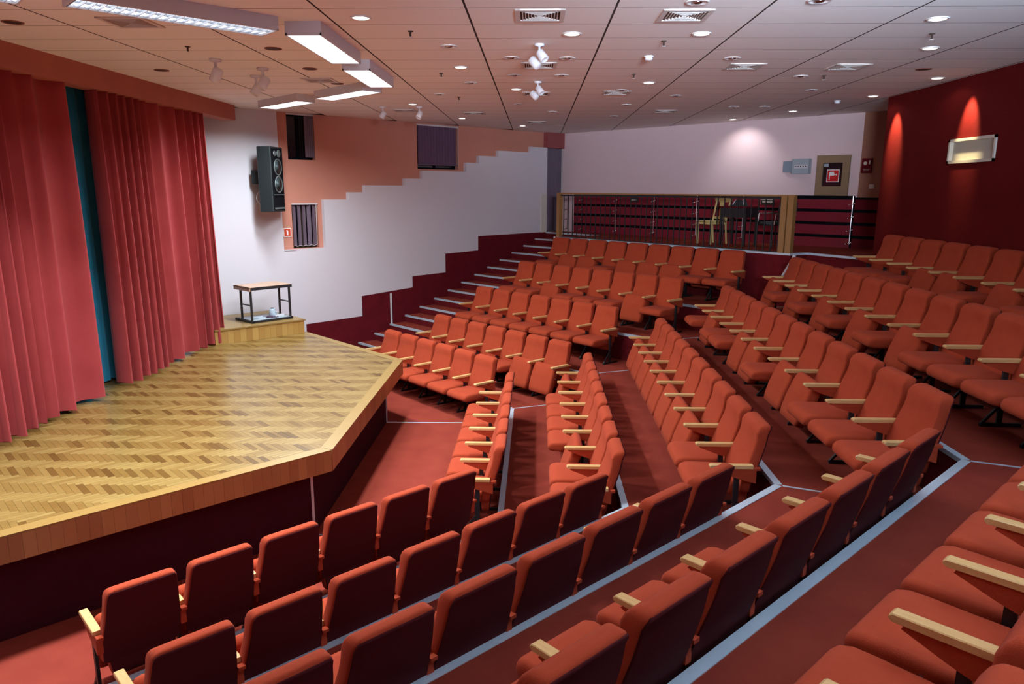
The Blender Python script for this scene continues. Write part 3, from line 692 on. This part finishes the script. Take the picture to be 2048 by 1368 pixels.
# things on the rear platform
def plain_chair(loc, rz, wood, seatm, label, arms=False):
    e = empty('dining_chair', loc, rz, label, 'chair')
    for x, y in ((-.19,.2),(.19,.2)):
        bm = nb(); box(bm, x-.018,x+.018,y-.018,y+.018,0,.44); obj('leg', bm, wood, e)
    for x in (-.19,.19):
        bm = nb(); tube(bm, (x,-.24,0), (x,-.19,.44), .018, 6); obj('leg', bm, wood, e)
    bm = nb(); 
    for x in (-.19,.19): tube(bm, (x,-.19,.44), (x,-.29,.90), .018, 6)
    box(bm, -.06,.06,-.262,-.244,.52,.84); obj('back_frame', bm, wood, e)
    bm = nb(); pts = [(-.23,.86),(-.24,.93),(-.1,.955),(0,.935),(.1,.955),(.24,.93),(.23,.86),(0,.83)]
    a = [bm.verts.new((x,-.30,z)) for x, z in pts]; b = [bm.verts.new((x,-.275,z)) for x, z in pts]; bm.faces.new(a); bm.faces.new(b[::-1])
    for i in range(8): bm.faces.new((a[i], b[i], b[(i+1)%8], a[(i+1)%8]))
    box(bm, -.19,.19,-.232,-.212,.50,.55); obj('top_rail', bm, wood, e)
    bm = nb(); box(bm, -.21,.21,-.20,.22,.40,.44); obj('seat_frame', bm, wood, e)
    bm = nb(); box(bm, -.22,.22,-.19,.23,.44,.475); bmesh.ops.bevel(bm, geom=bm.edges[:], offset=.012, segments=2, affect='EDGES'); obj('seat_pad', bm, seatm, e, True)
    if arms:
        for x in (-.23,.23):
            bm = nb(); tube(bm, (x,-.24,.66), (x,.16,.66), .016, 6); tube(bm, (x,.15,.44), (x,.16,.66), .012, 6); obj('chair_arm', bm, 'steel', e)
    return e
plain_chair((3.63,15.35,ZT[6]), math.radians(120), 'pale', 'pale', 'pale yellow wooden dining chair behind the railing', False)
def office_chair(loc, rz, label):
    e = empty('padded_chair', loc, rz, label, 'chair')
    for x, y in ((-.24,.22),(.24,.22),(-.24,-.22),(.24,-.22)):
        bm = nb(); tube(bm, (x,y,0), (x,y,.45 if y > 0 else .64), .013, 6); obj('leg', bm, 'black', e)
    bm = nb(); box(bm, -.24,.24,-.2,.26,.42,.49); bmesh.ops.bevel(bm, geom=bm.edges[:], offset=.02, segments=2, affect='EDGES'); obj('seat', bm, 'cone', e, True)
    bm = nb(); rs = [[(x, -.26+yy-.08*(z-.5), z) for x, yy in rrect(hw, ht, .02)] for z, hw, ht in ((.52,.18,.01),(.54,.22,.025),(.70,.25,.03),(.84,.24,.03),(.90,.20,.02),(.915,.15,.008))]
    rings(bm, rs); obj('backrest', bm, 'cone', e, True)
    for x in (-.26,.26):
        bm = nb(); tube(bm, (x,-.22,.64), (x,.18,.64), .016, 6); tube(bm, (x,.18,.64), (x*.95,.2,.45), .012, 6); obj('chair_arm', bm, 'steel', e)
    return e
office_chair((4.62,14.45,ZT[6]), math.radians(110), 'black padded armchair standing right of the dark table behind the railing')
t = empty('side_table', (4.05,14.9,ZT[6]), math.radians(-45), 'small dark square table with black cloth, between the two chairs behind the railing', 'table')
bm = nb(); box(bm, -.29,.29,-.25,.25,.74,.77); obj('table_top', bm, 'dado', t)
bm = nb(); box(bm, -.28,.28,-.24,.24,.56,.74); obj('apron', bm, 'black', t)
for x in (-.26,.26):
    for y in (-.22,.22):
        bm = nb(); box(bm, x-.02,x+.02,y-.02,y+.02,0,.56); obj('leg', bm, 'black', t)
k = empty('equipment_case', (4.05,14.9,ZT[6]+.77), math.radians(-45), 'small dark sloping case lying on the dark side table', 'case')
bm = nb(); a = [bm.verts.new(p) for p in ((-.13,-.1,0),(.13,-.1,0),(.13,.1,0),(-.13,.1,0),(-.07,-.06,.13),(.10,-.06,.13),(.10,.06,.13),(-.07,.06,.13))]
for f in ((3,2,1,0),(4,5,6,7),(0,1,5,4),(1,2,6,5),(2,3,7,6),(3,0,4,7)): bm.faces.new([a[i] for i in f])
obj('case_body', bm, 'cone', k); bm = nb(); tube(bm, (-.1,-.1,.03), (-.05,-.07,.13), .008, 5); tube(bm, (.13,-.09,.03), (.10,-.07,.13), .008, 5); obj('case_edge', bm, 'plastic', k)

# signs and boxes on the back wall
def wallthing(name, F, v, z, label, cat):
    p = F(v, 0, z); e = bpy.data.objects.new(name, None); C.objects.link(e); e.location = p; tag(e, label, cat); return e
def wbox(e, name, F, v0, v1, d0, d1, z0, z1, m):
    bm = nb(); fbox(bm, F, v0, v1, d0, d1, z0, z1); bmesh.ops.translate(bm, verts=bm.verts, vec=-e.location); return obj(name, bm, m, e)
for v, lab, m1, big in ((2.26,'small faint exit arrow plate on the red boards, towards the left','signg',0), (5.69,'bright white and green exit arrow plate on the red boards above the black chair','signg',1)):
    e = wallthing('exit_sign', BW, v, -.2, lab, 'sign'); w_ = .12 if not big else .15
    wbox(e, 'plate', BW, v-w_, v+w_, .012, .04, -.275, -.165, m1)
    wbox(e, 'pictogram', BW, v-w_*.75, v-w_*.15, .04, .044, -.245, -.20, 'cream'); 
    bm = nb(); fpoly(bm, BW, [(v-w_*.1,-.238),(v+w_*.45,-.238),(v+w_*.45,-.255),(v+w_*.85,-.222),(v+w_*.45,-.19),(v+w_*.45,-.207),(v-w_*.1,-.207)], .04, .044); bmesh.ops.translate(bm, verts=bm.verts, vec=-e.location); obj('arrow', bm, 'cream', e)
    if big:
        wbox(e, 'border', BW, v-w_, v+w_, .04, .042, -.18, -.168, 'cream'); wbox(e, 'border', BW, v-w_, v-w_+.01, .04, .042, -.275, -.168, 'cream')
e = wallthing('fuse_box', BW, 6.2, .35, 'grey two-part electrical cabinet on the pale back wall', 'cabinet')
wbox(e, 'door', BW, 5.98, 6.22, .0, .06, .365, .585, 'grey'); wbox(e, 'housing', BW, 6.2, 6.54, .0, .12, .335, .62, 'greyl'); wbox(e, 'switch_window', BW, 6.25, 6.52, .12, .124, .44, .51, 'trimw')
for i in range(5): wbox(e, 'switch', BW, 6.27+.05*i, 6.29+.05*i, .124, .134, .465, .485, 'black')
e = wallthing('hose_cabinet', BW, 6.97, -.08, 'wood-framed dark glass fire hose cabinet with a red hose sign', 'cabinet')
bmv = (6.67,7.30,-.085,.675)
wbox(e, 'frame', BW, bmv[0], bmv[0]+.12, 0, .05, bmv[2], bmv[3], 'tan'); wbox(e, 'frame', BW, bmv[1]-.13, bmv[1], 0, .05, bmv[2], bmv[3], 'tan')
wbox(e, 'frame', BW, bmv[0]+.12, bmv[1]-.13, 0, .05, bmv[3]-.14, bmv[3], 'tan'); wbox(e, 'frame', BW, bmv[0]+.12, bmv[1]-.13, 0, .05, bmv[2], .095, 'tan')
wbox(e, 'glass_door', BW, bmv[0]+.12, bmv[1]-.13, 0, .02, .095, bmv[3]-.14, 'glassd')
s_ = wbox(e, 'sign_plate', BW, 6.87, 7.11, .02, .026, .17, .41, 'signw'); bm = nb(); fbox(bm, BW, 6.885,7.095,.026,.029,.185,.395); bmesh.ops.translate(bm, verts=bm.verts, vec=-e.location); obj('sign_face', bm, 'signr', e)
bm = nb(); fbox(bm, BW, 6.92,6.935,.029,.032,.21,.36); fbox(bm, BW, 6.935,7.01,.029,.032,.29,.365); fbox(bm, BW, 7.01,7.03,.029,.032,.30,.33); fpoly(bm, BW, [(7.03,.31),(7.065,.33),(7.065,.29)], .029, .032)
bmesh.ops.translate(bm, verts=bm.verts, vec=-e.location); obj('hose_pictogram', bm, 'signw', e)
wbox(e, 'reflector', BW, 6.80, 6.89, .02, .024, .46, .52, 'greyl')
e = wallthing('alarm_panel', BW, 7.62, .45, 'narrow dark red panel with a round dial on the brown wall', 'panel')
wbox(e, 'body', BW, 7.52, 7.70, 0, .04, .33, .60, 'dado'); bm = nb(); lathe(bm, [(.03,-.008),(.035,0),(.03,.008)], 14, Matrix.Translation(BW(7.585,.045,.51)-e.location) @ Vector((-1,-1,0)).to_track_quat('Z','Y').to_matrix().to_4x4()); obj('dial', bm, 'cream', e); wbox(e, 'handle', BW, 7.655, 7.675, .04, .06, .49, .56, 'cream')
wbox(e, 'text_line', BW, 7.55, 7.67, .04, .042, .40, .407, 'cream'); wbox(e, 'text_line', BW, 7.56, 7.66, .04, .042, .375, .380, 'cream')
e = wallthing('wall_socket', BW, 7.72, .09, 'small white square socket low on the brown wall', 'socket')
wbox(e, 'plate', BW, 7.68, 7.77, 0, .012, .05, .13, 'trimw'); wbox(e, 'rocker', BW, 7.705, 7.745, .012, .018, .07, .11, 'cream')
e = wallthing('fire_sign', FW, 6.665, -.83, 'orange-red fire extinguisher sign with white border beside the lower window', 'sign')
wbox(e, 'plate', FW, 6.60, 6.76, -.10, -.088, -.915, -.745, 'signw'); wbox(e, 'face', FW, 6.615, 6.745, -.088, -.085, -.90, -.76, 'signo')
wbox(e, 'pictogram', FW, 6.667, 6.697, -.085, -.083, -.885, -.80, 'signw'); wbox(e, 'pictogram', FW, 6.655, 6.687, -.085, -.083, -.80, -.785, 'signw')

# ------------------------------------------------------------------ loudspeaker
sp_ = Vector((-4.78,13.60,EYE-.41)); e = empty('loudspeaker', sp_, math.radians(-6), 'tall black two-woofer loudspeaker hung on the white wall above the trolley', 'speaker')
bm = nb(); box(bm, -.20,.06,-.25,.25,0,1.16); bmesh.ops.bevel(bm, geom=bm.edges[:], offset=.012, segments=1, affect='EDGES'); obj('cabinet', bm, 'cabin', e)
RX = Matrix.Rotation(math.pi/2, 4, 'Y')
bm = nb(); box(bm, .06,.066,-.22,.22,.03,1.13); obj('baffle', bm, 'blackw', e)
for z in (.80, .49):
    bm = nb(); lathe(bm, [(.148,0),(.155,.012),(.145,.02),(.128,.012),(.128,0)], 28, Matrix.Translation((.064,0,z)) @ RX); wf = obj('woofer_rim', bm, 'rim', e, True)
    bm = nb(); lathe(bm, [(.126,.012),(.09,.004),(.05,-.002),(.045,.01),(.02,.018),(.001,.02)], 28, Matrix.Translation((.066,0,z)) @ RX); obj('woofer_cone', bm, 'cone', wf, True)
for y, r in ((-.10,.05),(.06,.07)):
    bm = nb(); lathe(bm, [(r,0),(r,.01),(r*.8,.014),(r*.5,.004),(.001,.008)], 20, Matrix.Translation((.066,y,1.04)) @ RX); obj('tweeter', bm, 'rim', e, True)
bm = nb(); box(bm, .064,.078,-.20,.20,.30,.315); obj('port_lip', bm, 'rim', e)
bm = nb(); a = [bm.verts.new(p) for p in ((.068,-.20,.08),(.068,.20,.08),(.072,.20,.05),(.072,-.20,.05),(.02,.20,.05),(.02,-.20,.05))]; bm.faces.new((a[0],a[1],a[2],a[3])); bm.faces.new((a[3],a[2],a[4],a[5])); obj('port_floor', bm, 'rim', e)
bm = nb(); box(bm, -.27,-.20,-.10,.02,.30,.95); box(bm, -.42,-.26,-.06,-.02,.5,.75); obj('bracket', bm, 'cabin', e)
bm = nb(); pv = None
for i in range(14):
    q = Vector((-.27-.06*math.sin(i/13*math.pi), -.10, .36-.22*i/13))
    if pv: tube(bm, pv, q, .006, 5)
    pv = q
obj('cable', bm, 'trimw', e)

# ------------------------------------------------------------------ trolley on the platform
e = empty('trolley', (-4.83,12.83,zp+.005), math.radians(49), 'small black steel trolley with a wooden top on the oak platform', 'trolley')
W_, D_ = .37, .24; H_ = .63
for x in (-W_, W_):
    for y in (-D_+.02, D_*.55):
        bm = nb(); box(bm, x-.016,x+.016,y-.014,y+.014,.03,H_-.03); obj('leg', bm, 'black', e)
    bm = nb(); box(bm, x-.012,x+.012,-D_,D_*.55,.30,.318); obj('side_bar', bm, 'black', e)
bm = nb(); box(bm, -W_-.03,W_+.03,-D_-.02,-D_+.02,0,.04); box(bm, -W_-.03,W_+.03,D_,D_+.04,0,.04)
for x in (-W_, W_): box(bm, x-.02,x+.02,-D_-.02,D_+.12,0,.04)
obj('base_frame', bm, 'black', e)
bm = nb(); box(bm, -W_,W_,-D_,D_,.035,.045); obj('lower_shelf', bm, 'greyl', e)
bm = nb(); box(bm, -W_-.04,W_+.03,-D_-.03,D_+.06,H_-.03,H_); box(bm, -W_-.04,-W_-.025,-D_-.03,D_+.06,H_-.07,H_); obj('table_top', bm, 'tabtop', e)
bm = nb(); box(bm, -W_-.02,W_+.03,-D_-.035,-D_-.03,H_-.055,H_-.005); box(bm, W_-.01,W_+.03,-D_,D_,H_-.06,H_-.03); obj('apron', bm, 'black', e)
Tt = e.matrix_world if False else Matrix.Translation(e.location) @ Matrix.Rotation(math.radians(49), 4, 'Z')
q = Tt @ Vector((.13,-.02,.045)); o = empty('measuring_jug', q, 0, 'pale blue plastic jug standing on the lower shelf of the trolley', 'jug')
bm = nb(); lathe(bm, [(.05,0),(.058,.01),(.055,.11),(.045,.14)], 18); obj('jug_body', bm, 'bluew', o, True); bm = nb(); lathe(bm, [(.03,.14),(.03,.152),(.001,.153)], 14); obj('lid', bm, 'black', o, True)
bm = nb(); tube(bm, (.055,0,.03), (.085,0,.06), .007, 6); tube(bm, (.085,0,.06), (.055,0,.10), .007, 6); obj('handle', bm, 'bluew', o)
q = Tt @ Vector((-.16,-.05,.045)); o = empty('document_stack', q, .5, 'flat stack of pale papers on the lower shelf of the trolley', 'papers')
for i in range(4):
    bm = nb(); box(bm, -.11,.11,-.075,.075,.006*i,.006*i+.004, Matrix.Rotation(.12*i, 4, 'Z')); obj('sheet', bm, 'bluew' if i % 2 else 'plastic', o)
q = Tt @ Vector((.0,-.1,.05)); bm = nb(); pv = None
for i in range(40):
    a = i*.55; p_ = Vector((.09*math.cos(a)*(1+.2*math.sin(i)), .07*math.sin(a), .006+.012*(i%3)/2)) + Vector((.004*i-.05,0,0))
    if pv: tube(bm, pv, p_, .005, 5)
    pv = p_
o = obj('coiled_cable', bm, 'blindw'); o.location = q; tag(o, 'loose coil of dark cable lying on the lower shelf of the trolley', 'cable')
o2 = empty('power_strip', Tt @ Vector((.24,-.06,.045)), .9, 'short pale power strip on the right of the trolley shelf', 'power strip')
bm = nb(); box(bm, -.09,.09,-.025,.025,0,.03); obj('strip_body', bm, 'plastic', o2)
for i in range(3): bm = nb(); lathe(bm, [(.018,.03),(.018,.033),(.012,.031)], 12, Matrix.Translation((-.055+.055*i,0,0))); obj('socket_outlet', bm, 'greyl', o2)

# ------------------------------------------------------------------ ceiling fittings
def at_c(x, y, dz=0): return (x, y, HC+dz)
def where(x, y):
    px = cam_px(x, y, HC); col = 'left' if px[0] < 680 else ('centre' if px[0] < 1360 else 'right')
    dep = 'near' if y < 8.2 else ('middle' if y < 11.5 else 'far')
    return '%s %s' % (dep, col)
fl_lab = ['louvred fluorescent ceiling lamp running from the top edge over the stage', 'louvred fluorescent ceiling lamp just cut by the top left corner',
          'large white fluorescent ceiling lamp with a flat diffuser, nearer of two in line', 'white flat-diffuser fluorescent ceiling lamp, farther of two in line',
          'slim fluorescent ceiling lamp angled towards the far wall, right of two', 'slim fluorescent ceiling lamp by the white wall, left of two']
for (x, y, h, a, lv), lab in zip(FLUOR, fl_lab):
    e = empty('fluorescent_lamp', at_c(x, y, -.115), math.radians(a), lab, 'lamp', 'fluorescent lamps over the stage front')
    W2 = .16
    bm = nb(); box(bm, -h,h,-W2,W2,.02,.115); obj('housing', bm, 'lampw', e)
    bm = nb(); box(bm, -h,h,-W2,-W2+.015,0,.02); box(bm, -h,h,W2-.015,W2,0,.02); box(bm, -h,-h+.015,-W2,W2,0,.02); box(bm, h-.015,h,-W2,W2,0,.02); obj('frame', bm, 'lampw', e)
    if lv:
        bm = nb(); box(bm, -h+.02,h-.02,-W2+.02,W2-.02,.014,.019); obj('tube_tray', bm, 'glowc', e)
        n = 22; stp_ = (2*h-.04)/n
        for i in range(n):
            bm = nb(); x0 = -h+.02+stp_*i
            for s in (-1, 1):
                q0 = [(x0,0,.012),(x0+stp_,s*(W2-.02),.012),(x0+stp_*.5,s*(W2-.02)*.5,-.008)]
                vs = [bm.verts.new(p) for p in q0]; bm.faces.new(vs)
            box(bm, x0-.002, x0+.002, -W2+.02, W2-.02, -.004, .013); obj('louvre_blade', bm, 'louvre', e)
    else:
        bm = nb(); box(bm, -h+.015,h-.015,-W2+.015,W2-.015,.006,.014); obj('diffuser', bm, 'glow', e)
def me_l(name, fn, m, smooth=True):
    bm = nb(); fn(bm); return mesh_of(name, bm, m, smooth)
dl_ring = me_l('trim_ring', lambda b: lathe(b, [(.088,0),(.092,-.004),(.088,-.010),(.075,-.010),(.070,-.004)], 24), 'ringw')
dl_ring2 = me_l('trim_ring', lambda b: lathe(b, [(.088,0),(.090,-.004),(.086,-.007),(.078,-.007),(.072,-.003)], 24), 'brownp')
dl_bulb = me_l('bulb', lambda b: lathe(b, [(.072,-.004),(.05,-.011),(.001,-.013)], 20), 'bulb')
dl_ref = me_l('reflector', lambda b: lathe(b, [(.070,-.003),(.05,-.0035),(.02,-.003),(.001,-.003)], 20), 'reflec')
dl_cap = me_l('bulb', lambda b: lathe(b, [(.040,-.004),(.036,-.012),(.02,-.016),(.001,-.017)], 16), 'reflec')
dl_dark = me_l('recess', lambda b: lathe(b, [(.074,-.003),(.04,-.0035),(.001,-.003)], 20), 'dark')
UNLIT = [(-.89,7.85),(-.28,8.52),(.34,8.55),(-.28,9.77),(.32,9.78),(-.89,10.44),(-1.48,11.66),(-.3,12.99),(.3,14.2),(1.24,11.21),(2.14,11.84),(1.53,13.06),
         (2.15,8.57),(3.35,9.88),(3.97,11.22),(3.42,13.36),(3.95,13.36),(1.53,15.04),(1.24,6.09),(2.16,6.06)]
DARK = [(-2.73,7.96),(-4.61,9.35),(-4.6,6.71),(-2.74,9.25),(-2.74,10.52),(4.61,9.34)]
cnt_ = {}
def ord_in(key):
    cnt_[key] = cnt_.get(key, 0) + 1; return ORD[cnt_[key]-1]
def labelled(lst, what):
    """labels by zone of the ceiling, ordered by distance from the camera inside the zone"""
    out = []; zones = {}
    for i, (x, y) in enumerate(lst): zones.setdefault(where(x, y), []).append((x*x+y*y, i))
    lab = {}
    for z, l in zones.items():
        l.sort()
        for n, (_, i) in enumerate(l): lab[i] = '%s, %s nearest, %s part of the ceiling' % (what, ORD[n], z) if len(l) > 1 else '%s, the only one in the %s part of the ceiling' % (what, z)
    return [lab[i] for i in range(len(lst))]
for lst, what, kind in ((LIT, 'glowing round downlight', 0), (UNLIT, 'unlit chrome round downlight', 1), (DARK, 'dark unlit recessed downlight', 2)):
    for (x, y), lab in zip(lst, labelled(lst, what)):
        e = empty('downlight', at_c(x, y), 0, lab, 'downlight', what + 's in the ceiling')
        inst('trim_ring', dl_ring if kind < 2 else dl_ring2, e); inst(('bulb','recess','recess')[kind], (dl_bulb, dl_dark, dl_dark)[kind], e)
        if kind == 1: inst('bulb', dl_cap, e)
VENT = [(.03,6.51),(1.23,6.53),(.03,9.02),(0.,11.6),(3.64,9.15),(2.43,9.11),(1.19,11.49),(-2.42,14.0),(-1.18,14.5),(.01,16.4),(2.36,14.11),(-3.55,6.72),(-2.89,10.19)]
vf = nb()
for a in range(4):
    R_ = Matrix.Rotation(a*math.pi/2, 4, 'Z'); box(vf, -.205,.205,-.205,-.165,-.012,0, R_)
v_frame = mesh_of('frame', vf, 'vent')
vb_ = nb(); box(vb_, -.17,.17,-.17,.17,-.003,0); v_back = mesh_of('backing', vb_, 'dark')
vs_ = nb(); box(vs_, -.004,.004,-.5,.5,-.012,-.002, Matrix.Rotation(0, 4, 'Z')); v_slat = mesh_of('slat', vs_, 'vent')
for (x, y), lab in zip(VENT, labelled(VENT, 'square slatted air vent')):
    e = empty('air_vent', at_c(x, y), 0, lab, 'air vent', 'square air vents in the ceiling')
    inst('frame', v_frame, e); inst('backing', v_back, e)
    for i in range(1, 7):
        r_ = .024*i
        for sg in (-1, 1): inst('slat', v_slat, e, (sg*r_,0,0), (0,0,0), (1,2*r_,1)); inst('slat', v_slat, e, (0,sg*r_,0), (0,0,math.pi/2), (1,2*r_,1))
for (x, y), lab in zip([(1.22,8.44),(4.85,12.5)], ['white round smoke detector on the ceiling, nearer of two', 'white round smoke detector near the red wall, farther of two']):
    e = empty('smoke_detector', at_c(x, y), 0, lab, 'smoke detector'); inst('base', me_l('base', lambda b: lathe(b, [(.052,0),(.052,-.015),(.001,-.016)], 18), 'plastic'), e); inst('sensor', me_l('sensor', lambda b: lathe(b, [(.035,-.015),(.045,-.03),(.035,-.045),(.001,-.048)], 18), 'plastic'), e)
SPR = [(-1.16,7.13),(-3.58,7.85),(1.24,7.60),(1.22,9.7),(3.65,7.3),(3.63,9.84),(-1.19,9.61),(-1.22,12.03)]
def fs(b): lathe(b, [(.028,0),(.026,-.006),(.010,-.008),(.009,-.045),(.001,-.046)], 12)
s_body = me_l('pipe', fs, 'dark'); s_def = me_l('deflector', lambda b: lathe(b, [(.001,-.052),(.022,-.053),(.022,-.056),(.001,-.057)], 12), 'ringw')
for (x, y), lab in zip(SPR, labelled(SPR, 'small sprinkler head')):
    e = empty('sprinkler_head', at_c(x, y), 0, lab, 'sprinkler', 'sprinkler heads under the ceiling'); inst('pipe', s_body, e); inst('deflector', s_def, e)
SPOT = [((.03,7.76),-35,'white twin spotlight, nearer of two under the centre of the ceiling'),((.02,10.35),-35,'white twin spotlight, farther of two under the centre of the ceiling'),
        ((-3.61,8.58),10,'white ceiling spotlight, leftmost of three above the stage'),((-3.3,9.2),60,'white ceiling spotlight, right of the pair above the stage'),((-3.61,9.8),60,'white ceiling spotlight, left of the pair above the stage'),
        ((-2.71,13.4),40,'small white spotlight by the pink wall, left of two'),((-2.06,13.4),80,'small white spotlight by the pink wall, right of two')]
can = me_l('lamp_head', lambda b: lathe(b, [(.03,.06),(.042,.05),(.045,-.05),(.040,-.055),(.036,-.045),(.001,-.044)], 18), 'plastic')
mnt = me_l('mount', lambda b: (lathe(b, [(.05,0),(.05,-.02),(.012,-.024),(.012,-.075),(.001,-.076)], 16)), 'plastic')
for (p, az, lab) in SPOT:
    e = empty('ceiling_spotlight', at_c(*p), math.radians(az), lab, 'spotlight', 'white adjustable spotlights'); inst('mount', mnt, e)
    if 'twin' in lab: inst('lamp_head', can, e, (.035,0,-.115), (.0,-.7,0)); inst('lamp_head', can, e, (-.055,0,-.175), (0,2.3,0))
    else:
        inst('lamp_head', can, e, (0,0,-.13), (.25,.5,0)); e.scale = (1.35,1.35,1.35) if p[0] < -3 else (1.1,1.1,1.1)
# unseen window frame added on the near back wall to account for the fill
e = bpy.data.objects.new('window_5', None); C.objects.link(e); tag(e, kind='structure')
bm = nb(); fbox(bm, BW, .4, 3.0, 0, .03, .25, .31, True); fbox(bm, BW, .4, 3.0, 0, .03, 1.06, 1.12, True); obj('window_frame', bm, 'cream', e)
print('objects', len(bpy.data.objects), 'blocks', len(blocks), 'tiles', len(tl))
